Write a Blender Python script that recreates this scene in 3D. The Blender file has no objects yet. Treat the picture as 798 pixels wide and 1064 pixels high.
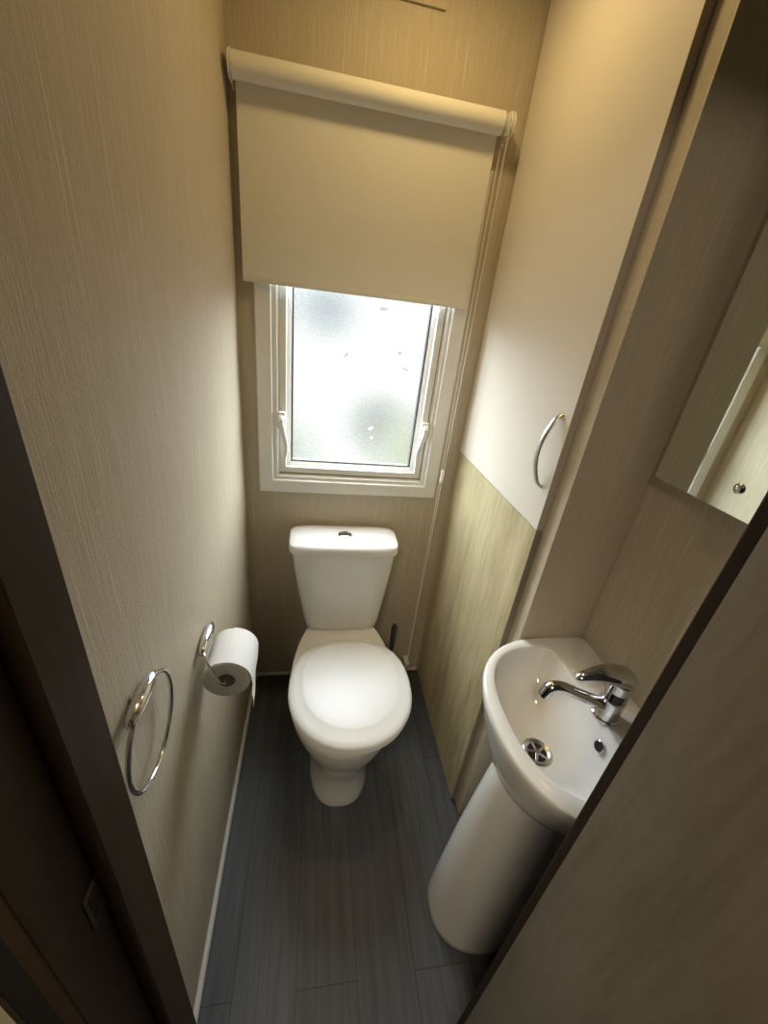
import bpy, bmesh, math, random
from mathutils import Matrix, Vector
random.seed(3)
S = bpy.context.scene
COL = S.collection
PI = math.pi

# ------------------------------------------------------------------ camera
# x to the right, y into the room, z up; metres. The camera stands in the doorway, a wide phone lens tilted down.
R_CAM = Matrix(((0.983843, -0.141112, 0.110184), (-0.034599, 0.453976, 0.890342), (-0.175659, -0.879769, 0.441759)))
cam_data = bpy.data.cameras.new('camera')
cam_data.sensor_fit = 'HORIZONTAL'
cam_data.sensor_width = 36.0
cam_data.lens = 36.0 * 416.0 / 798.0
cam_data.clip_start = 0.01
cam = bpy.data.objects.new('camera', cam_data)
COL.objects.link(cam)
cam.matrix_world = Matrix.Translation((0, 0, 1.5)) @ R_CAM.transposed().to_4x4()
S.camera = cam

# ------------------------------------------------------------------ view, world, lights
S.view_settings.view_transform = 'Standard'
S.view_settings.look = 'None'
S.view_settings.gamma = 1.0
S.view_settings.use_curve_mapping = False
S.view_settings.exposure = 0.2
S.cycles.max_bounces = 14
S.cycles.diffuse_bounces = 8
S.cycles.glossy_bounces = 6
S.cycles.transparent_max_bounces = 12
S.cycles.use_denoising = True
S.cycles.sample_clamp_indirect = 6.0

SKY, GROUND = 20.0, 1.05
world = bpy.data.worlds.new('overcast_sky')
S.world = world
world.use_nodes = True
wt = world.node_tree
wt.nodes.clear()
w_out = wt.nodes.new('ShaderNodeOutputWorld')
w_bg = wt.nodes.new('ShaderNodeBackground')
wt.links.new(w_bg.outputs[0], w_out.inputs[0])
w_tc = wt.nodes.new('ShaderNodeTexCoord')
w_sep = wt.nodes.new('ShaderNodeSeparateXYZ')
wt.links.new(w_tc.outputs['Generated'], w_sep.inputs[0])


def w_map(val, a, b, c, d, smooth=True):
    n = wt.nodes.new('ShaderNodeMapRange')
    n.interpolation_type = 'SMOOTHSTEP' if smooth else 'LINEAR'
    for i, v in zip((1, 2, 3, 4), (a, b, c, d)):
        n.inputs[i].default_value = v
    wt.links.new(val, n.inputs[0])
    return n.outputs[0]


def w_mix(fac, a, b):
    n = wt.nodes.new('ShaderNodeMix')
    n.data_type = 'RGBA'
    wt.links.new(fac, n.inputs[0])
    for i, v in ((6, a), (7, b)):
        if isinstance(v, tuple):
            n.inputs[i].default_value = (*v, 1)
        else:
            wt.links.new(v, n.inputs[i])
    return n.outputs[2]


# garden seen below the sky line: pale hazy ground with soft dark shrubs
grd = (1.0 * GROUND, 1.0 * GROUND, 0.965 * GROUND)
shade = None
base = grd
for d, rad, colr in (((0.017, 1.0, 0.0), 0.13, (0.30, 0.35, 0.40)),
                     ((0.150, 0.955, -0.245), 0.14, (0.24, 0.27, 0.26)),
                     ((0.225, 0.930, -0.295), 0.15, (0.46, 0.50, 0.30)),
                     ((-0.06, 0.940, -0.33), 0.18, (0.52, 0.56, 0.50))):
    dn = wt.nodes.new('ShaderNodeVectorMath')
    dn.operation = 'DISTANCE'
    wt.links.new(w_tc.outputs['Generated'], dn.inputs[0])
    dn.inputs[1].default_value = Vector(d).normalized()
    base = w_mix(w_map(dn.outputs['Value'], 0.0, rad, 1.0, 0.0), base, tuple(c * GROUND for c in colr))
sky = w_mix(w_map(w_sep.outputs[2], 0.03, 0.22, 0.0, 1.0), base, (0.88 * SKY, 0.97 * SKY, 1.08 * SKY))
wt.links.new(sky, w_bg.inputs[0])

# daylight portal filling the window opening
pl = bpy.data.lights.new('window_portal', 'AREA')
pl.shape = 'RECTANGLE'
pl.size, pl.size_y = 0.60, 0.95
pl.cycles.is_portal = True
po = bpy.data.objects.new('window_portal', pl)
COL.objects.link(po)
po.location = (0.13, 1.395, 1.40)
po.rotation_euler = (-PI / 2, 0, 0)

# the ceiling lamp's own warm bulb
ll = bpy.data.lights.new('ceiling_bulb', 'AREA')
ll.shape = 'DISK'
ll.size = 0.12
ll.energy = 2.0
ll.color = (1.0, 0.71, 0.30)
LAMP_XY = (0.22, 0.98)
CEIL = 2.30
lo = bpy.data.objects.new('ceiling_bulb', ll)
COL.objects.link(lo)
lo.location = (*LAMP_XY, CEIL - 0.05)
# added fill lamp behind the viewer, brightens the right wall and cupboard end
l2 = bpy.data.lights.new('added_corridor_fill', 'AREA')
l2.shape = 'DISK'
l2.size = 0.38
l2.energy = 12.5
l2.color = (1.0, 0.84, 0.62)
FILL_XY = (-0.36, -0.55)
lo2 = bpy.data.objects.new('added_corridor_fill', l2)
COL.objects.link(lo2)
lo2.location = (*FILL_XY, CEIL - 0.05)

# ------------------------------------------------------------------ materials


def new_mat(name, color, rough=0.5, metal=0.0, spec=0.5):
    m = bpy.data.materials.new(name)
    m.use_nodes = True
    b = m.node_tree.nodes['Principled BSDF']
    b.inputs['Base Color'].default_value = (*color, 1)
    b.inputs['Roughness'].default_value = rough
    b.inputs['Metallic'].default_value = metal
    b.inputs['Specular IOR Level'].default_value = spec
    return m


def node(m, kind, **kw):
    n = m.node_tree.nodes.new(kind)
    for k, v in kw.items():
        setattr(n, k, v)
    return n


def link(m, a, b):
    m.node_tree.links.new(a, b)


def obj_coords(m, scale, rot=(0, 0, 0)):
    tc = node(m, 'ShaderNodeTexCoord')
    mp = node(m, 'ShaderNodeMapping')
    mp.inputs['Scale'].default_value = scale
    mp.inputs['Rotation'].default_value = rot
    link(m, tc.outputs['Object'], mp.inputs['Vector'])
    return mp.outputs['Vector']


def noise(m, vec, scale, detail=4, rough=0.6, dist=0.0):
    n = node(m, 'ShaderNodeTexNoise')
    n.inputs['Scale'].default_value = scale
    n.inputs['Detail'].default_value = detail
    n.inputs['Roughness'].default_value = rough
    n.inputs['Distortion'].default_value = dist
    link(m, vec, n.inputs['Vector'])
    return n.outputs['Fac']


def ramp(m, fac, stops):
    r = node(m, 'ShaderNodeValToRGB')
    e = r.color_ramp.elements
    while len(e) < len(stops):
        e.new(0.5)
    for el, (p, c) in zip(e, stops):
        el.position = p
        el.color = (*c, 1)
    link(m, fac, r.inputs['Fac'])
    return r.outputs['Color']


def mixc(m, fac, a, b, mode='MIX'):
    n = node(m, 'ShaderNodeMix', data_type='RGBA', blend_type=mode)
    if isinstance(fac, float):
        n.inputs[0].default_value = fac
    else:
        link(m, fac, n.inputs[0])
    for i, v in ((6, a), (7, b)):
        if isinstance(v, tuple):
            n.inputs[i].default_value = (*v, 1)
        else:
            link(m, v, n.inputs[i])
    return n.outputs[2]


def bsdf(m):
    return m.node_tree.nodes['Principled BSDF']


def bump(m, height, strength, dist=0.002):
    b = node(m, 'ShaderNodeBump')
    b.inputs['Strength'].default_value = strength
    b.inputs['Distance'].default_value = dist
    link(m, height, b.inputs['Height'])
    link(m, b.outputs['Normal'], bsdf(m).inputs['Normal'])


def wallpaper(name, dark, light, streak):
    """woven vinyl wallpaper: fine vertical threads, a few with their glint painted in as a paler colour"""
    m = new_mat(name, light, 0.55, 0, 0.35)
    fine = noise(m, obj_coords(m, (430, 430, 11)), 1.0, 3, 0.65)
    weave = noise(m, obj_coords(m, (380, 380, 260)), 1.0, 2, 0.6)
    both = mixc(m, 0.4, fine, weave)
    col = ramp(m, both, [(0.32, dark), (0.68, light)])
    thread = noise(m, obj_coords(m, (230, 230, 2.8)), 1.0, 3, 0.7)
    tmask = ramp(m, thread, [(0.61, (0, 0, 0)), (0.74, (1, 1, 1))])
    col = mixc(m, tmask, col, streak)  # glints on the threads are mixed into the base colour
    link(m, col, bsdf(m).inputs['Base Color'])
    bump(m, both, 0.65, 0.0018)
    return m


M = {}
M['wallpaper'] = wallpaper('beige_wallpaper', (0.42, 0.36, 0.262), (0.60, 0.525, 0.40), (0.75, 0.67, 0.535))
M['ceiling'] = new_mat('ceiling_white', (0.75, 0.72, 0.66), 0.7)


def floor_vinyl():
    m = new_mat('charcoal_plank_vinyl', (0.05, 0.05, 0.055), 0.56, 0, 0.5)
    tc = node(m, 'ShaderNodeTexCoord')
    mp = node(m, 'ShaderNodeMapping')
    mp.inputs['Rotation'].default_value = (0, 0, PI / 2)
    link(m, tc.outputs['Object'], mp.inputs['Vector'])
    br = node(m, 'ShaderNodeTexBrick')
    br.offset = 0.4
    br.inputs['Scale'].default_value = 1.0
    br.inputs['Brick Width'].default_value = 0.9
    br.inputs['Row Height'].default_value = 0.15
    br.inputs['Mortar Size'].default_value = 0.0012
    br.inputs['Color1'].default_value = (0.062, 0.067, 0.076, 1)
    br.inputs['Color2'].default_value = (0.084, 0.090, 0.100, 1)
    br.inputs['Mortar'].default_value = (0.028, 0.028, 0.03, 1)
    link(m, mp.outputs['Vector'], br.inputs['Vector'])
    g = noise(m, obj_coords(m, (60, 3.0, 60)), 1.0, 6, 0.65, 0.6)
    gr = ramp(m, g, [(0.3, (0.62, 0.62, 0.62)), (0.7, (1.25, 1.25, 1.25))])
    col = mixc(m, 1.0, br.outputs['Color'], gr, 'MULTIPLY')
    link(m, col, bsdf(m).inputs['Base Color'])
    bump(m, g, 0.25, 0.001)
    return m


M['floor'] = floor_vinyl()


def wood(name, c_dark, c_mid, c_light, scale=1.0, rough=0.45, axis='z', knots=0.0):
    m = new_mat(name, c_mid, rough, 0, 0.4)
    sc = {'z': (9 * scale, 9 * scale, 0.9 * scale), 'y': (9 * scale, 0.9 * scale, 9 * scale)}[axis]
    v = obj_coords(m, sc)
    a = noise(m, v, 1.0, 6, 0.62, 1.4)
    f = noise(m, obj_coords(m, tuple(s * 12 for s in sc)), 1.0, 3, 0.6)
    both = mixc(m, 0.35, a, f)
    col = ramp(m, both, [(0.30, c_dark), (0.5, c_mid), (0.72, c_light)])
    if knots:
        vo = node(m, 'ShaderNodeTexVoronoi')
        vo.inputs['Scale'].default_value = 1.0
        link(m, obj_coords(m, (5.0, 5.0, 2.2)), vo.inputs['Vector'])
        km = ramp(m, vo.outputs['Distance'], [(0.03, (1, 1, 1)), (0.24, (0, 0, 0))])
        kf = mixc(m, 1.0, km, (knots, knots, knots), 'MULTIPLY')
        col = mixc(m, kf, col, tuple(0.55 * x for x in c_dark))
    link(m, col, bsdf(m).inputs['Base Color'])
    bump(m, both, 0.12, 0.0008)
    return m


M['oak'] = wood('pale_oak_panel', (0.31, 0.25, 0.125), (0.52, 0.445, 0.265), (0.66, 0.585, 0.38), 1.0, 0.45, 'z', 0.55)
M['jamb'] = wood('dark_walnut_frame', (0.026, 0.015, 0.008), (0.044, 0.026, 0.014), (0.060, 0.037, 0.021), 1.2, 0.55)
bsdf(M['jamb']).inputs['Specular IOR Level'].default_value = 0.2
M['door_leaf'] = wood('brown_oak_door', (0.095, 0.074, 0.046), (0.152, 0.121, 0.080), (0.195, 0.160, 0.108), 0.9, 0.5)
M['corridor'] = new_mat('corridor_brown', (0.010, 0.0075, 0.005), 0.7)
M['melamine'] = new_mat('cream_door_lacquer', (0.75, 0.70, 0.61), 0.42, 0, 0.4)
M['edge'] = new_mat('door_edge_tape', (0.46, 0.40, 0.33), 0.5)
M['ceramic'] = new_mat('white_ceramic', (0.80, 0.79, 0.76), 0.09, 0, 0.55)
M['seat'] = new_mat('white_plastic_seat', (0.80, 0.80, 0.79), 0.38, 0, 0.5)
M['upvc'] = new_mat('white_window_plastic', (0.80, 0.79, 0.75), 0.35)
M['white_trim'] = new_mat('white_trim', (0.62, 0.60, 0.55), 0.45)
M['chrome'] = new_mat('chrome', (0.60, 0.60, 0.61), 0.07, 1.0)
M['satin'] = new_mat('satin_steel', (0.55, 0.54, 0.52), 0.28, 1.0)
M['bronze'] = new_mat('dull_bronze', (0.12, 0.10, 0.075), 0.45, 0.8)
M['mirror'] = new_mat('mirror_silver', (0.80, 0.84, 0.78), 0.015, 1.0)
M['mirror_edge'] = new_mat('glass_edge_glint', (0.75, 0.76, 0.68), 0.2)  # pale colour holds the glint of window light along the glass edge
M['board'] = new_mat('mirror_backing', (0.22, 0.19, 0.14), 0.7)
M['gasket'] = new_mat('black_gasket', (0.03, 0.03, 0.035), 0.6)
M['dark'] = new_mat('dark_hollow', (0.008, 0.008, 0.008), 0.8)
M['grey_plastic'] = new_mat('dark_grey_plastic', (0.055, 0.058, 0.056), 0.45)
M['roller'] = new_mat('grey_brown_roller', (0.17, 0.145, 0.125), 0.6)
M['paper'] = new_mat('white_paper', (0.84, 0.83, 0.82), 0.9, 0, 0.1)
M['card'] = new_mat('cardboard_tube', (0.24, 0.20, 0.165), 0.9, 0, 0.1)
M['chain'] = new_mat('white_bead_chain', (0.80, 0.76, 0.68), 0.4)
M['lamp_glow'] = new_mat('lamp_diffuser', (1, 0.85, 0.6), 0.5)
bsdf(M['lamp_glow']).inputs['Emission Color'].default_value = (1, 0.72, 0.36, 1)
bsdf(M['lamp_glow']).inputs['Emission Strength'].default_value = 2.0
M['smear'] = bpy.data.materials.new('glass_smear')
M['smear'].use_nodes = True
_t = M['smear'].node_tree
_t.nodes.clear()
_o, _b = _t.nodes.new('ShaderNodeOutputMaterial'), _t.nodes.new('ShaderNodeBsdfTransparent')
_b.inputs[0].default_value = (0.76, 0.78, 0.77, 1)
_t.links.new(_b.outputs[0], _o.inputs[0])
M['scratch'] = bpy.data.materials.new('glass_chip')
M['scratch'].use_nodes = True
_t = M['scratch'].node_tree
_t.nodes.clear()
_o, _b = _t.nodes.new('ShaderNodeOutputMaterial'), _t.nodes.new('ShaderNodeBsdfTranslucent')
_b.inputs[0].default_value = (0.9, 0.9, 0.88, 1)
_t.links.new(_b.outputs[0], _o.inputs[0])
# quilted paper
pn = noise(M['paper'], obj_coords(M['paper'], (150, 150, 150)), 1.0, 2)
bump(M['paper'], pn, 0.5, 0.002)


def fabric():
    m = new_mat('cream_blind_cloth', (0.62, 0.56, 0.45), 0.85, 0, 0.15)
    f = noise(m, obj_coords(m, (700, 700, 700)), 1.0, 2)
    col = ramp(m, f, [(0.3, (0.73, 0.71, 0.645)), (0.7, (0.81, 0.79, 0.72))])
    link(m, col, bsdf(m).inputs['Base Color'])
    bump(m, f, 0.2, 0.0006)
    return m


M['cloth'] = fabric()


def obscure_glass():
    """obscure glass: grainy, mostly clear to light, a little scattering and gloss"""
    m = bpy.data.materials.new('obscure_glass')
    m.use_nodes = True
    nt = m.node_tree
    nt.nodes.clear()
    out = nt.nodes.new('ShaderNodeOutputMaterial')
    tr = nt.nodes.new('ShaderNodeBsdfTransparent')
    tl = nt.nodes.new('ShaderNodeBsdfTranslucent')
    gl = nt.nodes.new('ShaderNodeBsdfGlossy')
    gl.inputs['Roughness'].default_value = 0.35
    tl.inputs['Color'].default_value = (0.95, 0.93, 0.86, 1)
    g = noise(m, obj_coords(m, (300, 300, 300)), 1.0, 3, 0.7)
    c = ramp(m, g, [(0.36, (0.74, 0.755, 0.75)), (0.60, (0.98, 0.98, 0.96))])
    link(m, c, tr.inputs['Color'])
    bu = nt.nodes.new('ShaderNodeBump')
    bu.inputs['Strength'].default_value = 0.6
    bu.inputs['Distance'].default_value = 0.002
    link(m, g, bu.inputs['Height'])
    link(m, bu.outputs['Normal'], gl.inputs['Normal'])
    m1 = nt.nodes.new('ShaderNodeMixShader')
    m1.inputs[0].default_value = 0.025
    link(m, tr.outputs[0], m1.inputs[1])
    link(m, tl.outputs[0], m1.inputs[2])
    m2 = nt.nodes.new('ShaderNodeMixShader')
    m2.inputs[0].default_value = 0.04
    link(m, m1.outputs[0], m2.inputs[1])
    link(m, gl.outputs[0], m2.inputs[2])
    link(m, m2.outputs[0], out.inputs['Surface'])
    return m


M['glass'] = obscure_glass()

# ------------------------------------------------------------------ helpers


def link_mesh(name, bm, mat, parent=None, smooth=True, angle=40):
    bmesh.ops.recalc_face_normals(bm, faces=bm.faces)
    me = bpy.data.meshes.new(name)
    bm.to_mesh(me)
    bm.free()
    mats = mat if isinstance(mat, (list, tuple)) else [mat]
    for x in mats:
        me.materials.append(x)
    if smooth:
        for p in me.polygons:
            p.use_smooth = True
        me.set_sharp_from_angle(angle=math.radians(angle))
    o = bpy.data.objects.new(name, me)
    COL.objects.link(o)
    if parent:
        o.parent = parent
        w = parent
        off = Vector((0, 0, 0))
        while w:
            off += w.location
            w = w.parent
        o.location = -off       # geometry is written in room coordinates
    return o


def thing(name, label, cat, loc, group=None):
    o = bpy.data.objects.new(name, None)
    o.empty_display_size = 0.05
    COL.objects.link(o)
    o.location = loc
    o['label'] = label
    o['category'] = cat
    if group:
        o['group'] = group
    return o


def structure(o, label=None):
    o['kind'] = 'structure'
    if label:
        o['label'] = label
    return o


def add_box(bm, x0, x1, y0, y1, z0, z1, bevel=0.0, seg=2, mi=0):
    vs = [bm.verts.new((x, y, z)) for x in (x0, x1) for y in (y0, y1) for z in (z0, z1)]
    idx = ((0, 1, 3, 2), (4, 6, 7, 5), (0, 4, 5, 1), (2, 3, 7, 6), (0, 2, 6, 4), (1, 5, 7, 3))
    fs = [bm.faces.new([vs[i] for i in f]) for f in idx]
    for f in fs:
        f.material_index = mi
    if bevel:
        es = {e for f in fs for e in f.edges}
        bmesh.ops.bevel(bm, geom=list(es), offset=bevel, segments=seg, profile=0.5, affect='EDGES')
    return vs


def box(*a, **k):
    bm = bmesh.new()
    add_box(bm, *a, **k)
    return bm


def add_frame(bm, x0, x1, z0, z1, w, y0, y1, prof=None):
    """a mitred rectangular frame in the xz plane; prof = [(inset fraction, y)] front profile"""
    prof = prof or [(0.0, y1), (0.0, y0 + 0.003), (0.06, y0), (0.94, y0), (1.0, y0 + 0.003), (1.0, y1)]
    loops = []
    for f, y in prof:
        d = f * w
        loops.append([bm.verts.new(p) for p in ((x0 + d, y, z0 + d), (x1 - d, y, z0 + d), (x1 - d, y, z1 - d), (x0 + d, y, z1 - d))])
    n = len(loops)
    for i in range(n):
        a, b = loops[i], loops[(i + 1) % n]
        for k in range(4):
            bm.faces.new((a[k], a[(k + 1) % 4], b[(k + 1) % 4], b[k]))


def frame_mesh(*a, **k):
    bm = bmesh.new()
    add_frame(bm, *a, **k)
    return bm


def loft(bm, rings, cap0=True, cap1=True, mi=0):
    loops = [[bm.verts.new(p) for p in r] for r in rings]
    n = len(loops[0])
    for a, b in zip(loops, loops[1:]):
        for k in range(n):
            f = bm.faces.new((a[k], a[(k + 1) % n], b[(k + 1) % n], b[k]))
            f.material_index = mi
    if cap0:
        bm.faces.new(loops[0]).material_index = mi
    if cap1:
        bm.faces.new(loops[-1][::-1]).material_index = mi
    return loops


def sring(cx, cy, z, af, ab, b, nf=2.0, nb=2.0, n=96, axis='y', tilt=0.0):
    """superellipse ring; its front points to -y (axis y) or -x (axis x)"""
    pts = []
    for i in range(n):
        t = 2 * PI * i / n
        c, s = math.cos(t), math.sin(t)
        a, e = (af, nf) if c > 0 else (ab, nb)
        r = (abs(c / a) ** e + abs(s / b) ** e) ** (-1 / e)
        fwd, side = r * c, r * s
        if axis == 'y':
            pts.append((cx + side, cy - fwd, z + tilt * fwd))
        else:
            pts.append((cx - fwd, cy - side, z + tilt * fwd))
    return pts


def circ(c, r, ax, n=32):
    """circle of radius r about point c, normal along vector ax"""
    ax = Vector(ax).normalized()
    u = ax.orthogonal().normalized()
    v = ax.cross(u)
    c = Vector(c)
    return [c + u * (r * math.cos(2 * PI * i / n)) + v * (r * math.sin(2 * PI * i / n)) for i in range(n)]


def lathe(bm, origin, ax, prof, n=40, cap0=True, cap1=True, mi=0):
    """prof = [(distance along ax, radius)]"""
    ax = Vector(ax).normalized()
    u = ax.orthogonal().normalized()
    v = ax.cross(u)
    o = Vector(origin)
    rings = [[o + ax * d + u * (max(r, 1e-5) * math.cos(2 * PI * i / n)) + v * (max(r, 1e-5) * math.sin(2 * PI * i / n)) for i in range(n)]
             for d, r in prof]
    return loft(bm, rings, cap0, cap1, mi)


def smooth_path(pts, per=8):
    """Catmull-Rom through pts"""
    P = [Vector(p) for p in pts]
    P = [2 * P[0] - P[1]] + P + [2 * P[-1] - P[-2]]
    out = []
    for i in range(1, len(P) - 2):
        for k in range(per):
            t = k / per
            a, b, c, d = P[i - 1], P[i], P[i + 1], P[i + 2]
            out.append(0.5 * ((2 * b) + (c - a) * t + (2 * a - 5 * b + 4 * c - d) * t * t + (3 * b - a - 3 * c + d) * t ** 3))
    out.append(P[-2])
    return out


def tube(bm, pts, rad, n=14, closed=False, flat=None, mi=0):
    """sweep a circle (or an ellipse: rad pairs) along pts; rad is a number or a list"""
    P = [Vector(p) for p in pts]
    m = len(P)
    rings = []
    prev = None
    for i, p in enumerate(P):
        if closed:
            t = (P[(i + 1) % m] - P[i - 1]).normalized()
        else:
            t = (P[min(i + 1, m - 1)] - P[max(i - 1, 0)]).normalized()
        if prev is None:
            u = t.orthogonal().normalized() if flat is None else (Vector(flat) - t * t.dot(Vector(flat))).normalized()
        else:
            u = (prev - t * t.dot(prev)).normalized()
        prev = u
        v = t.cross(u)
        r = rad[i] if isinstance(rad, (list, tuple)) else rad
        ru, rv = r if isinstance(r, (list, tuple)) else (r, r)
        rings.append([p + u * (ru * math.cos(2 * PI * k / n)) + v * (rv * math.sin(2 * PI * k / n)) for k in range(n)])
    if closed:
        loops = [[bm.verts.new(q) for q in r] for r in rings]
        for a in range(m):
            A, B = loops[a], loops[(a + 1) % m]
            for k in range(n):
                bm.faces.new((A[k], A[(k + 1) % n], B[(k + 1) % n], B[k])).material_index = mi
    else:
        loft(bm, rings, mi=mi)


# ------------------------------------------------------------------ room dimensions
XL, XR, YB = -0.231, 0.705, 1.3235        # left wall, right wall, back wall
YF0, YF1 = 0.145, 0.26                    # doorway wall: corridor side and room side
XC, YC = 0.510, 0.70                      # cupboard door plane, cupboard end panel
T = 0.05

# ------------------------------------------------------------------ structure
structure(link_mesh('floor', box(-1.0, 1.0, -0.9, YB + T, -0.04, 0), M['floor'], smooth=False), 'dark charcoal wood-plank vinyl floor')
structure(link_mesh('ceiling', box(-1.0, 1.0, -0.9, YB + T, CEIL, CEIL + 0.04), M['ceiling'], smooth=False), 'white ceiling')
structure(link_mesh('wall_left', box(XL - T, XL, YF0, YB + T, 0, CEIL), M['wallpaper'], smooth=False), 'left wall in beige streaked wallpaper')
structure(link_mesh('wall_right', box(XR, XR + T, YF0, YB + T, 0, CEIL), M['wallpaper'], smooth=False), 'right wall in beige wallpaper beside the basin')
WX0, WX1, WZ0, WZ1 = -0.140, 0.402, 0.945, 1.83
bm = bmesh.new()
add_box(bm, XL, WX0, YB, YB + T, 0, CEIL)
add_box(bm, WX1, XR, YB, YB + T, 0, CEIL)
add_box(bm, WX0, WX1, YB, YB + T, 0, WZ0)
add_box(bm, WX0, WX1, YB, YB + T, WZ1, CEIL)
structure(link_mesh('wall_back', bm, M['wallpaper'], smooth=False), 'back wall with the window, beige wallpaper')
JL, JR = -0.170, 0.376
bm = bmesh.new()
add_box(bm, -1.0, JL - 0.03, YF0 + 0.004, YF1 - 0.006, 0, CEIL)
add_box(bm, JR + 0.03, 1.0, YF0 + 0.004, YF1 - 0.006, 0, CEIL)
add_box(bm, JL - 0.03, JR + 0.03, YF0 + 0.004, YF1 - 0.006, 2.02, CEIL)
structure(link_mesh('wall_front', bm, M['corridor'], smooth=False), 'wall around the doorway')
bm = bmesh.new()
add_box(bm, -1.04, -1.0, -0.9, YF1, 0, CEIL)
add_box(bm, 1.0, 1.04, -0.9, YF1, 0, CEIL)
add_box(bm, -1.04, 1.04, -0.94, -0.9, 0, CEIL)
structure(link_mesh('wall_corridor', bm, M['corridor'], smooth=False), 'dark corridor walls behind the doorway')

# skirting: a slim pale bead where wall meets floor
bm = bmesh.new()
tube(bm, [(XL + 0.004, YF1, 0.009), (XL + 0.004, YB, 0.009)], [0.0085] * 2, 12)
structure(link_mesh('baseboard_left', bm, M['white_trim']), 'slim pale floor bead along the left wall')
bm = bmesh.new()
tube(bm, [(XL + 0.012, YB - 0.004, 0.009), (XC, YB - 0.004, 0.009)], [0.0085] * 2, 12)
structure(link_mesh('baseboard_back', bm, M['white_trim']), 'slim pale floor bead along the back wall')
# a thin ledge of trim high on the back wall
structure(link_mesh('trim_1', box(-0.02, 0.263, YB - 0.006, YB, 2.139, 2.152, bevel=0.001), M['wallpaper'], smooth=False), 'thin beige trim line high on the back wall')

# doorway frame: dark lining with a stop, on both sides and over the top
bm = bmesh.new()
add_box(bm, JL - 0.03, JL, 0.208, YF1, 0, 2.02, bevel=0.0025)
add_box(bm, JL - 0.03, JL - 0.014, YF0, 0.208, 0, 2.02, bevel=0.002)
tr2 = structure(link_mesh('trim_2', bm, M['jamb'], smooth=False), 'dark brown door jamb on the left of the doorway')
bm = bmesh.new()
add_box(bm, JL - 0.0145, JL - 0.0125, 0.186, 0.2075, 0.965, 1.020, bevel=0.0006)
add_box(bm, JL - 0.0127, JL - 0.0110, 0.191, 0.202, 0.975, 1.010, bevel=0.0006, mi=1)
link_mesh('strike_plate', bm, [M['bronze'], M['dark']], tr2)
bm = bmesh.new()
add_box(bm, JR, JR + 0.03, 0.208, YF1, 0, 2.02, bevel=0.0025)
add_box(bm, JR + 0.014, JR + 0.03, YF0, 0.208, 0, 2.02, bevel=0.002)
structure(link_mesh('trim_3', bm, M['jamb'], smooth=False), 'dark brown door jamb on the right beside the open door')
bm = bmesh.new()
add_box(bm, JL, JR, 0.208, YF1, 1.99, 2.02, bevel=0.0025)
structure(link_mesh('trim_4', bm, M['jamb'], smooth=False), 'dark brown door head over the doorway')

# the door leaf, swung out into the corridor
DOOR_HINGE, DOOR_DIR = Vector((0.3135, 0.205)), Vector((-0.10, -0.995)).normalized()
DW, DT = 0.56, 0.034
nrm = Vector((-DOOR_DIR.y, DOOR_DIR.x))            # towards +x: thickness goes away from the viewer
dq = [DOOR_HINGE, DOOR_HINGE + DOOR_DIR * DW, DOOR_HINGE + DOOR_DIR * DW + nrm * DT, DOOR_HINGE + nrm * DT]
door = structure(thing('door_1', 'brown wood-grain door standing open on the right', 'door', (DOOR_HINGE.x, DOOR_HINGE.y, 0)))
bm = bmesh.new()
lo_ = [bm.verts.new((p.x, p.y, 0.012)) for p in dq]
hi_ = [bm.verts.new((p.x, p.y, 1.985)) for p in dq]
bm.faces.new(lo_[::-1]); bm.faces.new(hi_)
for k in range(4):
    bm.faces.new((lo_[k], lo_[(k + 1) % 4], hi_[(k + 1) % 4], hi_[k]))
bmesh.ops.bevel(bm, geom=list(bm.edges), offset=0.0025, segments=2, profile=0.5, affect='EDGES')
link_mesh('door_leaf', bm, M['door_leaf'], door, angle=30)
bm = bmesh.new()
hp = DOOR_HINGE + DOOR_DIR * (DW - 0.06)
n3, d3 = Vector((-nrm.x, -nrm.y, 0)), Vector((DOOR_DIR.x, DOOR_DIR.y, 0))
hb = Vector((hp.x, hp.y, 1.0))
lathe(bm, hb, n3, [(0, 0.024), (0.006, 0.024), (0.008, 0.021)], 28)
tube(bm, smooth_path([hb + n3 * 0.007, hb + n3 * 0.03, hb + n3 * 0.042 - d3 * 0.012, hb + n3 * 0.044 - d3 * 0.06, hb + n3 * 0.044 - d3 * 0.10]), 0.008, 14)
link_mesh('door_handle', bm, M['satin'], door)

# ------------------------------------------------------------------ window
win = structure(thing('window_1', 'white framed obscure glass window below the blind', 'window', (0.13, YB, 0.94)))
link_mesh('window_frame', frame_mesh(-0.182, 0.444, 0.905, 1.87, 0.046, YB - 0.012, YB + 0.002), M['upvc'], win, angle=25)
link_mesh('window_lining', frame_mesh(-0.1385, 0.4045, 0.9465, 1.8285, 0.022, YB - 0.004, YB + T,
                                      [(0, YB + T), (0, YB + 0.000), (0.08, YB - 0.004), (0.7, YB - 0.004), (0.85, YB + 0.004), (1.0, YB + 0.006), (1.0, YB + T)]), M['upvc'], win, angle=25)
link_mesh('window_gasket', frame_mesh(-0.1200, 0.3830, 0.9690, 1.8060, 0.003, YB + 0.012, YB + T), M['gasket'], win, angle=25)
SX0, SX1, SZ0, SZ1 = -0.1170, 0.3800, 0.9725, 1.8030
link_mesh('window_sash', frame_mesh(SX0, SX1, SZ0, SZ1, 0.038, YB + 0.006, YB + 0.045,
                                    [(0, YB + 0.045), (0, YB + 0.008), (0.06, YB + 0.005), (0.55, YB + 0.005), (0.62, YB + 0.012), (0.8, YB + 0.016), (1.0, YB + 0.024), (1.0, YB + 0.045)]), M['upvc'], win, angle=25)
GX0, GX1, GZ0, GZ1 = SX0 + 0.038, SX1 - 0.038, SZ0 + 0.038, SZ1 - 0.038
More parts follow.
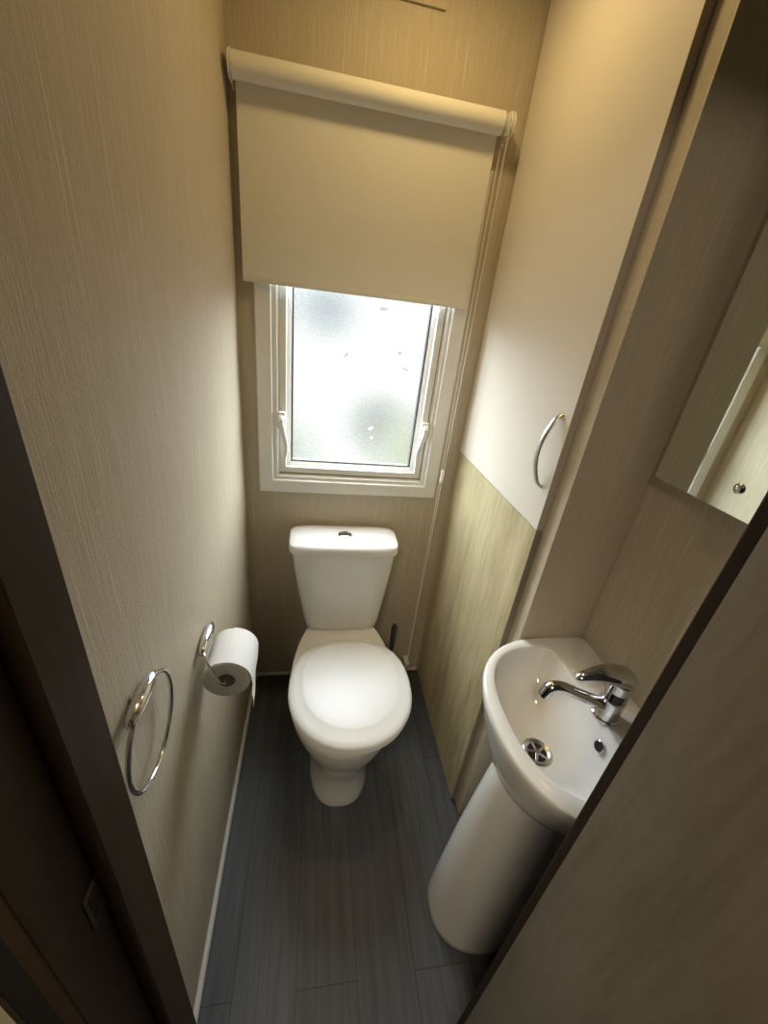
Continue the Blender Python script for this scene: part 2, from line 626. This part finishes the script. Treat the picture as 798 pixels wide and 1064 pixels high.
link_mesh('glazing_seal', frame_mesh(GX0, GX1, GZ0, GZ1, 0.004, YB + 0.0235, YB + 0.044), M['gasket'], win, angle=25)
gp = link_mesh('glass_pane', box(GX0 + 0.003, GX1 - 0.003, YB + 0.030, YB + 0.034, GZ0 + 0.003, GZ1 - 0.003), M['glass'], win, smooth=False)


def smear(name, pts, mat):
    bm = bmesh.new()
    a = [bm.verts.new((x, YB + 0.0295, z)) for x, z in pts]
    b = [bm.verts.new((x, YB + 0.0288, z)) for x, z in pts]
    bm.faces.new(a); bm.faces.new(b[::-1])
    for k in range(len(a)):
        bm.faces.new((a[k], a[(k + 1) % len(a)], b[(k + 1) % len(a)], b[k]))
    link_mesh(name, bm, mat, gp, smooth=False)


def blob(cx, cz, rx, rz, rot, seed, n=14):
    r = random.Random(seed)
    out = []
    for i in range(n):
        t = 2 * PI * i / n
        k = r.uniform(0.75, 1.1)
        u, v = rx * k * math.cos(t), rz * k * math.sin(t)
        out.append((cx + u * math.cos(rot) - v * math.sin(rot), cz + u * math.sin(rot) + v * math.cos(rot)))
    return out


SMEARS = [((0.192, 1.512), 0.014, 0.006, 0.1), ((0.088, 1.370), 0.012, 0.004, 1.0), ((0.258, 1.392), 0.008, 0.006, 0.4), ((0.282, 1.345), 0.016, 0.003, -0.3)]
for i, ((sx, sz), rx, rz, rot) in enumerate(SMEARS):
    smear('smear_mark', blob(sx, sz, rx, rz, rot, i), M['smear'])
smear('chip_mark', blob(0.188, 1.142, 0.010, 0.0038, 0.6, 9), M['scratch'])
smear('chip_mark', blob(0.193, 1.108, 0.003, 0.005, 0.0, 11), M['scratch'])


def catch(x, lean):
    bm = bmesh.new()
    y = YB - 0.0045
    zt = 1.178
    add_box(bm, x - 0.012, x + 0.012, y - 0.010, y + 0.012, zt - 0.050, zt + 0.006, bevel=0.004, seg=3)
    P = smooth_path([(x, y - 0.010, zt - 0.006), (x - 0.1 * lean, y - 0.020, zt - 0.018), (x + 0.35 * lean, y - 0.024, zt - 0.055),
                     (x + 0.9 * lean, y - 0.019, zt - 0.100), (x + 0.75 * lean, y - 0.014, zt - 0.140)])
    k = len(P)
    tube(bm, P, [(0.010 - 0.0035 * i / (k - 1), 0.006) for i in range(k)], 14, flat=(1, 0, 0))
    c = link_mesh('window_catch', bm, M['upvc'], win)
    bm = bmesh.new()
    lathe(bm, (x, y - 0.019, zt - 0.020), (0, -1, 0), [(0, 0.0055), (0.006, 0.0055), (0.0075, 0.004)], 16)
    link_mesh('catch_button', bm, M['satin'], c)


catch(-0.108, 0.016)
catch(0.368, -0.016)

# ------------------------------------------------------------------ ceiling lamp (out of view above, lights the upper walls), and the added fill lamp in the corridor
for xy, lab in ((LAMP_XY, 'small round warm ceiling lamp above the toilet'), (FILL_XY, 'added unseen fill lamp on the corridor ceiling outside the doorway')):
    lamp = thing('ceiling_light', lab, 'ceiling light', (*xy, CEIL))
    bm = bmesh.new()
    lathe(bm, (*xy, CEIL - 0.0005), (0, 0, -1), [(0, 0.085), (0.012, 0.085), (0.02, 0.078), (0.02, 0.070), (0.004, 0.068)], 40)
    link_mesh('lamp_rim', bm, M['satin'], lamp)
    bm = bmesh.new()
    lathe(bm, (*xy, CEIL - 0.006), (0, 0, -1), [(0, 0.066), (0.010, 0.066), (0.020, 0.050), (0.025, 0.0)], 40)
    link_mesh('lamp_diffuser', bm, M['lamp_glow'], lamp)

# ------------------------------------------------------------------ cupboard in the corner
cup = thing('cupboard', 'tall built-in corner cupboard, cream upper door over pale oak lower panel', 'cupboard', (0.6, 1.0, 0))
XS = 0.5285
bm = box(XS, XR - 0.002, YC, YB - 0.002, 0.001, CEIL - 0.002)
link_mesh('carcass', bm, M['wallpaper'], cup, smooth=False)
DOOR_Y0 = 0.745
DZ = 1.090
bm = bmesh.new()
add_box(bm, XC, XS - 0.001, DOOR_Y0, YB - 0.004, DZ + 0.0015, CEIL - 0.012, bevel=0.0012)
for f in bm.faces:
    if f.normal.y < -0.9 or f.normal.z < -0.9:
        f.material_index = 1
bm.normal_update()
for f in bm.faces:
    f.material_index = 1 if (f.normal.y < -0.9 or f.normal.z < -0.9) else 0
cd = link_mesh('cupboard_door', bm, [M['melamine'], M['edge']], cup, smooth=False)
cd['label'] = 'plain cream upper door'
bm = bmesh.new()
add_box(bm, XC + 0.001, XS - 0.001, DOOR_Y0, YB - 0.004, 0.012, DZ - 0.0015, bevel=0.001)
bm.normal_update()
for f in bm.faces:
    f.material_index = 1 if f.normal.y < -0.9 else 0
lp = link_mesh('lower_panel', bm, [M['oak'], M['board']], cup, smooth=False)
lp['label'] = 'pale oak lower panel'
bm = bmesh.new()
hy = 0.782
P = smooth_path([(XC - 0.000, hy, 1.352), (XC - 0.012, hy, 1.340), (XC - 0.026, hy, 1.305), (XC - 0.031, hy, 1.270),
                 (XC - 0.026, hy, 1.235), (XC - 0.012, hy, 1.200), (XC - 0.000, hy, 1.188)])
tube(bm, P, [(0.0082, 0.0035)] * len(P), 14, flat=(0, 1, 0))
link_mesh('handle', bm, M['satin'], cd)

# ------------------------------------------------------------------ roller blind
bl = thing('roller_blind', 'cream roller blind drawn half down over the window, with bead chain', 'blind', (0.12, YB - 0.05, 1.95))
RY, RZ, RR = YB - 0.042, 1.9555, 0.0235
BX0, BX1 = -0.212, 0.434
bm = bmesh.new()
lathe(bm, (BX0, RY, RZ), (1, 0, 0), [(0, RR), (BX1 - BX0, RR)], 48)
link_mesh('blind_roll', bm, M['cloth'], bl)
bm = bmesh.new()
YC_ = RY + RR - 0.0015
add_box(bm, BX0 + 0.004, BX1 - 0.001, YC_ - 0.0008, YC_ + 0.0008, 1.545, RZ)
link_mesh('blind_cloth', bm, M['cloth'], bl, smooth=False)
link_mesh('bottom_bar', box(BX0 + 0.0035, BX1 - 0.0005, YC_ - 0.0018, YC_ + 0.0018, 1.537, 1.552, bevel=0.001, seg=3), M['cloth'], bl)


def bracket(x, s):
    bm = bmesh.new()
    add_box(bm, x - 0.0015, x + 0.0015, RY + 0.004, YB - 0.001, RZ - 0.026, RZ + 0.030, bevel=0.001)
    add_box(bm, x - 0.003, x + 0.003, YB - 0.004, YB - 0.001, RZ - 0.030, RZ + 0.036, bevel=0.0012)
    lathe(bm, (x, RY, RZ), (1, 0, 0), [(-0.0022, 0.0), (-0.0022, 0.0245), (-0.001, 0.0255), (0.001, 0.0255), (0.0022, 0.0245), (0.0022, 0.0)], 36)
    link_mesh('blind_bracket', bm, M['upvc'], bl)


bracket(BX0 - 0.0035, -1)
bracket(BX1 + 0.0235, 1)
CX = BX1 + 0.0135
bm = bmesh.new()
lathe(bm, (CX - 0.006, RY, RZ), (1, 0, 0), [(0, 0.010), (0.001, 0.022), (0.004, 0.0195), (0.008, 0.0195), (0.011, 0.022), (0.012, 0.010)], 32)
link_mesh('chain_wheel', bm, M['upvc'], bl)
# one loop of beads: over the wheel, down to the tie near the floor and back
ch = bmesh.new()
zb = 0.09
loop = []
N = 420
for i in range(N + 1):
    z = zb + (RZ - zb) * i / N
    loop.append((CX, RY - 0.0215 + 0.018 * (1 - i / N), z))
beads = loop[:]
for i in range(14):
    t = PI * i / 13
    beads.append((CX, RY - 0.0215 * math.cos(t), RZ + 0.0215 * math.sin(t)))
for i in range(N + 1):
    z = zb + (RZ - zb) * i / N
    beads.append((CX + 0.0005, RY + 0.0215 - 0.018 * (1 - i / N), z))
for b in beads:
    m4 = Matrix.Translation(b)
    bmesh.ops.create_icosphere(ch, subdivisions=1, radius=0.0020, matrix=m4)
cho = link_mesh('bead_chain', ch, M['chain'], bl)
bm = bmesh.new()
add_box(bm, CX - 0.005, CX + 0.005, RY - 0.012, RY + 0.004, 0.985, 1.030, bevel=0.003, seg=3)
link_mesh('chain_connector', bm, M['upvc'], cho)
bm = bmesh.new()
add_box(bm, CX - 0.011, CX + 0.011, RY - 0.008, YB - 0.001, 0.062, 0.094, bevel=0.003, seg=3)
link_mesh('chain_tie', bm, M['upvc'], cho)

# ------------------------------------------------------------------ toilet
TX = 0.118
wc = thing('toilet', 'white close-coupled toilet with its lid closed, under the window', 'toilet', (TX, 0.95, 0))
bm = bmesh.new()
PAN = [(0.000, .100, .165, .300, 2.6, 2.4), (0.012, .102, .167, .302, 2.6, 2.4), (0.030, .098, .163, .300, 2.6, 2.4), (0.100, .092, .160, .300, 2.5, 2.4),
       (0.170, .100, .170, .310, 2.4, 2.4), (0.230, .125, .195, .330, 2.2, 2.3), (0.290, .155, .220, .350, 2.1, 2.2), (0.340, .172, .234, .365, 2.1, 2.15),
       (0.375, .178, .240, .372, 2.1, 2.1), (0.392, .178, .240, .372, 2.1, 2.1), (0.398, .174, .236, .368, 2.1, 2.1)]
rings = [sring(TX + 0.006, 0.925, z, af, ab, b, nf, nb) for z, b, af, ab, nf, nb in PAN]
loft(bm, rings)
link_mesh('pan', bm, M['ceramic'], wc)
# cistern
bm = bmesh.new()
CY = 1.235
CIS = [(0.399, .128, .060, .062), (0.405, .134, .066, .066), (0.440, .140, .072, .068), (0.560, .158, .078, .070), (0.660, .171, .081, .072), (0.742, .178, .083, .073)]
rings = [sring(TX - 0.003 + 0.010 * (0.742 - z) / 0.34, CY, z, af, ab, b * 1.02, 5.0, 6.0) for z, b, af, ab in CIS]
loft(bm, rings)
cis = link_mesh('cistern', bm, M['ceramic'], wc)
bm = bmesh.new()
LID = [(0.743, .181, .085, .075), (0.746, .187, .091, .078), (0.764, .188, .092, .079), (0.775, .185, .089, .077), (0.781, .176, .081, .072), (0.784, .150, .060, .058), (0.785, .08, .03, .03)]
rings = [sring(TX - 0.003, CY, z, af, ab, b * 1.02, 5.0, 6.0) for z, b, af, ab in LID]
loft(bm, rings)
cl = link_mesh('cistern_lid', bm, M['ceramic'], wc)
bm = bmesh.new()
lathe(bm, (TX - 0.002, CY - 0.004, 0.7845), (0, 0, 1), [(0, 0.024), (0.003, 0.024), (0.0045, 0.021), (0.003, 0.0195), (0.004, 0.018), (0.0055, 0.012), (0.006, 0.0)], 36)
add_box(bm, TX - 0.003, TX - 0.001, CY - 0.022, CY + 0.014, 0.7895, 0.7903)
fb = link_mesh('flush_button', bm, M['chrome'], cl)
fb['label'] = 'round chrome flush button'
# seat and lid
SCX, SCY = 0.140, 0.885
bm = bmesh.new()


def seat_ring(z, g, sh=0.0):
    return sring(SCX, SCY + sh, z, .206 + g, .203 + g, .192 + g, 2.1, 2.45)


outer = [seat_ring(0.400, -0.012), seat_ring(0.401, -0.004), seat_ring(0.406, 0.0), seat_ring(0.412, -0.002), seat_ring(0.4145, -0.006)]
loft(bm, outer)
link_mesh('seat', bm, M['seat'], wc)
bm = bmesh.new()
outer = [seat_ring(0.416, -0.006), seat_ring(0.417, 0.000), seat_ring(0.422, 0.003), seat_ring(0.429, 0.001), seat_ring(0.434, -0.006), seat_ring(0.4375, -0.018),
         seat_ring(0.4390, -0.032, 0.012), seat_ring(0.4412, -0.036, 0.014), seat_ring(0.4422, -0.042, 0.014), seat_ring(0.4432, -0.075, 0.01), seat_ring(0.4436, -0.12)]
loft(bm, outer)
link_mesh('toilet_lid', bm, M['seat'], wc)
for s in (-1, 1):
    bm = bmesh.new()
    hx = SCX - 0.004 + s * 0.075
    lathe(bm, (hx - 0.022, SCY + 0.200, 0.420), (1, 0, 0), [(0, 0.006), (0.002, 0.009), (0.042, 0.009), (0.044, 0.006)], 24)
    lathe(bm, (hx, SCY + 0.208, 0.3985), (0, 0, 1), [(0, 0.014), (0.006, 0.014), (0.014, 0.010)], 24)
    link_mesh('hinge', bm, M['seat'], wc)

# ------------------------------------------------------------------ toilet brush behind the pan
tb = thing('toilet_brush', 'dark grey toilet brush standing in the corner behind the toilet', 'toilet brush', (0.355, 1.262, 0))
bm = bmesh.new()
lathe(bm, (0.355, 1.262, 0.001), (0, 0, 1), [(0, 0.040), (0.004, 0.042), (0.10, 0.036), (0.102, 0.033), (0.02, 0.033)], 32)
link_mesh('brush_holder', bm, M['grey_plastic'], tb)
bm = bmesh.new()
lathe(bm, (0.357, 1.262, 0.03), (0, 0, 1), [(0, 0.006), (0.10, 0.006), (0.15, 0.008), (0.24, 0.0105), (0.295, 0.0115), (0.308, 0.008), (0.312, 0.0)], 24)
link_mesh('brush_handle', bm, M['grey_plastic'], tb)

# ------------------------------------------------------------------ toilet roll and its holder
hold = thing('toilet_roll_holder', 'chrome toilet roll holder screwed to the left wall', 'toilet roll holder', (XL, 0.70, 0.825))


def spindle_mount(y0, y1, z, r, out, rz=1.0):
    """a spindle-shaped cover lying along the left wall on a short round foot"""
    bm = bmesh.new()
    L = y1 - y0
    prof = [(0.0, 0.35), (0.02, 0.52), (0.10, 0.72), (0.25, 0.92), (0.42, 1.0), (0.58, 1.0), (0.75, 0.93), (0.90, 0.72), (0.98, 0.50), (1.0, 0.30)]
    lathe(bm, (XL + out, y0, z), (0, 1, 0), [(L * u, r * k) for u, k in prof], 28)
    for v in bm.verts:
        v.co.z = z + (v.co.z - z) * rz
    lathe(bm, (XL + 0.0005, (y0 + y1) / 2, z), (1, 0, 0), [(0, r * 0.62), (0.003, r * 0.62), (0.004, r * 0.5), (out, r * 0.5)], 24)
    return bm


link_mesh('wall_mount', spindle_mount(0.655, 0.750, 0.822, 0.0110, 0.012, 1.25), M['chrome'], hold)
RX, RYA, RYB, RZZ, RRAD = -0.168, 0.632, 0.738, 0.779, 0.050
bm = bmesh.new()
P = smooth_path([(XL + 0.012, 0.668, 0.822), (XL + 0.022, 0.648, 0.818), (RX - 0.012, RYA - 0.016, RZZ + 0.010), (RX, RYA - 0.016, RZZ + 0.001), (RX, RYA + 0.01, RZZ - 0.001), (RX, RYB + 0.012, RZZ - 0.001)], 8)
tube(bm, P, 0.0030, 12)
tube(bm, smooth_path([(RX, RYB + 0.012, RZZ - 0.001), (RX + 0.001, RYB + 0.016, RZZ + 0.004), (RX + 0.001, RYB + 0.017, RZZ + 0.012)], 4), 0.0030, 12)
link_mesh('holder_arm', bm, M['chrome'], hold)
bm = bmesh.new()
lathe(bm, (RX, RYA - 0.001, RZZ - 0.010), (0, 1, 0), [(0, 0.0150), (0.001, 0.0160), (RYB - RYA + 0.001, 0.0160), (RYB - RYA + 0.002, 0.0150)], 32)
link_mesh('holder_roller', bm, M['roller'], hold)
roll = thing('toilet_roll', 'white toilet paper roll hanging on the chrome holder on the left wall', 'toilet roll', (RX, 0.685, RZZ - 0.01))
bm = bmesh.new()
n = 56
RC = (RX, 0, RZZ - 0.010)


def ry_ring(r, y):
    return [(RC[0] + r * math.cos(2 * PI * i / n), y, RC[2] + r * math.sin(2 * PI * i / n)) for i in range(n)]


rs = [ry_ring(0.0185, RYA + 0.001), ry_ring(RRAD - 0.003, RYA), ry_ring(RRAD, RYA + 0.003), ry_ring(RRAD, RYB - 0.003), ry_ring(RRAD - 0.003, RYB), ry_ring(0.0185, RYB - 0.001)]
loops = loft(bm, rs, False, False)
for k in range(n):
    bm.faces.new((loops[-1][k], loops[-1][(k + 1) % n], loops[0][(k + 1) % n], loops[0][k]))
link_mesh('paper_roll', bm, M['paper'], roll)
bm = bmesh.new()
rs = [ry_ring(0.0183, RYA + 0.0005), ry_ring(0.0183, RYB - 0.0005), ry_ring(0.0165, RYB - 0.0005), ry_ring(0.0165, RYA + 0.0005)]
loops = loft(bm, rs, False, False)
for k in range(n):
    bm.faces.new((loops[-1][k], loops[-1][(k + 1) % n], loops[0][(k + 1) % n], loops[0][k]))
link_mesh('cardboard_tube', bm, M['card'], roll)
# the loose sheet coming off the top on the room side and hanging down
bm = bmesh.new()
sheet = []
for i in range(13):
    t = PI / 2 - (PI / 2) * i / 12
    sheet.append((RC[0] + (RRAD + 0.0012) * math.cos(t), RC[2] + (RRAD + 0.0012) * math.sin(t)))
for i in range(1, 13):
    sheet.append((RC[0] + RRAD + 0.0012 + 0.0012 * math.sin(i * 0.8), RC[2] - 0.0080 * i))
rows = []
for k, (x, z) in enumerate(sheet):
    cut = 0.0
    j = max(0, k - 12)
    rows.append([((x + o, RYA + 0.002 + 0.0005 * j, z), (x + o, RYB - 0.002 - 0.0078 * j, z + 0.001 * j)) for o in (0.0, 0.0009)])
loops = [[bm.verts.new(r[0][0]), bm.verts.new(r[0][1]), bm.verts.new(r[1][1]), bm.verts.new(r[1][0])] for r in rows]
for a, b in zip(loops, loops[1:]):
    for k in range(4):
        bm.faces.new((a[k], a[(k + 1) % 4], b[(k + 1) % 4], b[k]))
bm.faces.new(loops[0]); bm.faces.new(loops[-1][::-1])
link_mesh('loose_sheet', bm, M['paper'], roll)

# ------------------------------------------------------------------ towel ring
tr = thing('towel_ring', 'chrome towel ring hanging on the left wall nearest the doorway', 'towel ring', (XL, 0.41, 1.0))
link_mesh('wall_mount', spindle_mount(0.362, 0.450, 1.004, 0.0100, 0.0135, 1.15), M['chrome'], tr)
bm = bmesh.new()
P = [(XL + 0.0175, 0.409 + 0.078 * math.cos(2 * PI * i / 72), 0.938 + 0.074 * math.sin(2 * PI * i / 72)) for i in range(72)]
tube(bm, P, 0.0036, 12, closed=True)
link_mesh('ring', bm, M['chrome'], tr)

# ------------------------------------------------------------------ basin, pedestal, tap
BZ, BY = 0.806, 0.475
bs = thing('wash_basin', 'small white ceramic hand basin with chrome mixer tap on the right wall', 'basin', (0.58, BY, 0.70))
bm = bmesh.new()


def bo(z, g=0.0, dx=0.0, hw=0.226):
    return sring(0.600 + dx, BY, z, 0.232 + g, 0.1045, hw + g, 2.4, 24, 128, 'x')


def bi(z, af, ab, hw, cx=0.555, cy=0.487, nf=2.5, nb=5):
    return sring(cx, cy, z, af, ab, hw, nf, nb, 128, 'x')


rings = [bo(0.641, -0.075, 0, 0.200), bo(0.645, -0.050, 0, 0.190), bo(0.656, -0.037, 0, 0.187), bo(0.690, -0.027, 0, 0.199), bo(0.735, -0.014, 0, 0.213), bo(0.775, -0.004, 0, 0.222), bo(0.797, 0.0), bo(0.8045, -0.0015), bo(0.8065, -0.005),
         bi(0.8065, 0.1595, 0.0460, 0.1815), bi(0.8050, 0.1570, 0.0435, 0.179), bi(0.8010, 0.1555, 0.0420, 0.1775), bi(0.775, 0.150, 0.038, 0.172), bi(0.745, 0.139, 0.030, 0.159), bi(0.718, 0.118, 0.012, 0.132, 0.553),
         bi(0.704, 0.085, 0.02, 0.105, 0.530), bi(0.697, 0.055, 0.03, 0.07, 0.515, 0.483, 2.2, 3), bi(0.694, 0.030, 0.028, 0.032, 0.498, 0.479, 2, 2), bi(0.6925, 0.020, 0.020, 0.021, 0.494, 0.478, 2, 2)]
loft(bm, rings)
link_mesh('bowl', bm, M['ceramic'], bs, angle=50)
# waste
DX, DY, DZZ = 0.494, 0.478, 0.6935
bm = bmesh.new()
lathe(bm, (DX, DY, DZZ), (0, 0, 1), [(0, 0.031), (0.003, 0.031), (0.0045, 0.028), (0.003, 0.024), (0.0005, 0.021)], 40, True, True)
wa = link_mesh('waste', bm, M['satin'], bs)
bm = bmesh.new()
lathe(bm, (DX, DY, DZZ + 0.0008), (0, 0, 1), [(0, 0.0205), (0.0008, 0.0205)], 32)
link_mesh('drain_hole', bm, M['dark'], wa)
bm = bmesh.new()
lathe(bm, (DX, DY, DZZ + 0.0017), (0, 0, 1), [(0, 0.006), (0.0014, 0.0055)], 20)
for k in range(5):
    a = 2 * PI * k / 5 + 0.4
    tube(bm, [(DX + 0.005 * math.cos(a), DY + 0.005 * math.sin(a), DZZ + 0.0024), (DX + 0.0215 * math.cos(a), DY + 0.0215 * math.sin(a), DZZ + 0.0024)], [(0.0028, 0.0008)] * 2, 10, flat=(math.sin(a), -math.cos(a), 0))
link_mesh('drain_grid', bm, M['satin'], wa)
# overflow
bm = bmesh.new()
on = Vector((-1, 0, 0.25)).normalized()
oc = Vector((0.5868, 0.436, 0.768))
lathe(bm, oc, on, [(0, 0.0125), (0.0012, 0.0125), (0.0022, 0.0110), (0.0016, 0.0098)], 28)
ov = link_mesh('overflow_ring', bm, M['chrome'], bs)
bm = bmesh.new()
lathe(bm, oc + on * 0.0018, on, [(0, 0.0096), (0.0006, 0.0096)], 24)
link_mesh('overflow_hole', bm, M['dark'], ov)
# mixer tap
TXX, TYY = 0.614, 0.478
bm = bmesh.new()
lathe(bm, (TXX, TYY, BZ), (0, 0, 1), [(0, 0.027), (0.004, 0.027), (0.006, 0.0245), (0.075, 0.0240), (0.076, 0.0232), (0.078, 0.0232), (0.079, 0.0245), (0.092, 0.0245)], 40)
tap = link_mesh('mixer_tap', bm, M['chrome'], bs)
tap['label'] = 'chrome single-lever mixer tap'
bm = bmesh.new()
P = smooth_path([(TXX - 0.010, TYY, BZ + 0.030), (TXX - 0.045, TYY + 0.001, BZ + 0.046), (TXX - 0.090, TYY + 0.002, BZ + 0.068), (TXX - 0.122, TYY + 0.003, BZ + 0.084), (TXX - 0.142, TYY + 0.004, BZ + 0.087), (TXX - 0.153, TYY + 0.004, BZ + 0.080)], 8)
k = len(P)
tube(bm, P, [(0.013 - 0.002 * i / (k - 1), 0.012 - 0.002 * i / (k - 1)) for i in range(k)], 20, flat=(0, 1, 0))
lathe(bm, P[-1] + Vector((0.002, 0, 0.006)), (-0.30, 0.0, -0.95), [(0, 0.0115), (0.004, 0.0122), (0.022, 0.0122), (0.0225, 0.009)], 24)
link_mesh('spout', bm, M['chrome'], tap)
# lever: a domed cap running out into a tapering handle over the spout
bm = bmesh.new()
LEV = [((0.022, 0.086), 0.012, 0.007), ((0.0175, 0.098), 0.0225, 0.013), ((0.002, 0.108), 0.0262, 0.020), ((-0.026, 0.117), 0.0240, 0.0185),
       ((-0.058, 0.121), 0.0180, 0.013), ((-0.086, 0.118), 0.0120, 0.009), ((-0.100, 0.114), 0.0090, 0.0065), ((-0.106, 0.112), 0.004, 0.003)]
P = smooth_path([(TXX + p[0], TYY, BZ + p[1]) for p, w, h in LEV], 6)
rad = []
for i in range(len(P)):
    q = min(i // 6, len(LEV) - 2)
    u = i / 6 - q
    rad.append((LEV[q][1] * (1 - u) + LEV[q + 1][1] * u, LEV[q][2] * (1 - u) + LEV[q + 1][2] * u))
tube(bm, P, rad, 24, flat=(0, 1, 0))
lathe(bm, (TXX, TYY, BZ + 0.0922), (0, 0, 1), [(0, 0.0245), (0.008, 0.0255), (0.016, 0.0225), (0.022, 0.012)], 32)
link_mesh('lever', bm, M['chrome'], tap)
# pedestal
bm = bmesh.new()


def pr(z, g=0.0):
    return sring(0.520, 0.475, z, 0.152 + g, 0.182, 0.108 + g, 2.3, 12, 96, 'x')


loft(bm, [pr(0.001, 0.000), pr(0.006, 0.003), pr(0.02, 0.002), pr(0.10, -0.002), pr(0.35, -0.018), pr(0.55, -0.036), pr(0.60, -0.041), pr(0.640, -0.048)])
ped = link_mesh('basin_pedestal', bm, M['ceramic'])
ped['label'] = 'white ceramic pedestal standing on the floor under the hand basin'
ped['category'] = 'pedestal'

# ------------------------------------------------------------------ mirror
mi = thing('wall_mirror', 'rectangular frameless mirror on the right wall above the basin', 'mirror', (XR, 0.45, 1.55))
MX, MY0, MY1, MZ0, MZ1 = 0.665, 0.290, 0.656, 1.271, 2.00
bm = bmesh.new()
add_box(bm, MX, MX + 0.005, MY0, MY1, MZ0, MZ1, bevel=0.0015, seg=1)
bm.normal_update()
for f in bm.faces:
    f.material_index = 0 if f.normal.x < -0.99 else 1
MROT = Matrix.Translation((0.665, MY1, 0)) @ Matrix.Rotation(math.radians(-1.0), 4, 'Z') @ Matrix.Translation((-MX, -MY1, 0))
bmesh.ops.transform(bm, matrix=MROT, verts=bm.verts)


def mirror_board():
    b = box(MX + 0.0052, XR - 0.0085, MY0 + 0.01, MY1 - 0.004, MZ0 + 0.004, MZ1 - 0.01, bevel=0.001)
    bmesh.ops.transform(b, matrix=MROT, verts=b.verts)
    return b


mg = link_mesh('mirror_glass', bm, [M['mirror'], M['mirror_edge']], mi, smooth=False)
link_mesh('backing_board', mirror_board(), M['board'], mi, smooth=False)
bm = bmesh.new()
lathe(bm, (MX - 0.0003, 0.494, 1.315), (-1, 0, 0), [(0, 0.0085), (0.0015, 0.0085), (0.0035, 0.0065), (0.0045, 0.003), (0.0047, 0.0)], 28)
bmesh.ops.transform(bm, matrix=MROT, verts=bm.verts)
link_mesh('screw_cap', bm, M['chrome'], mg)
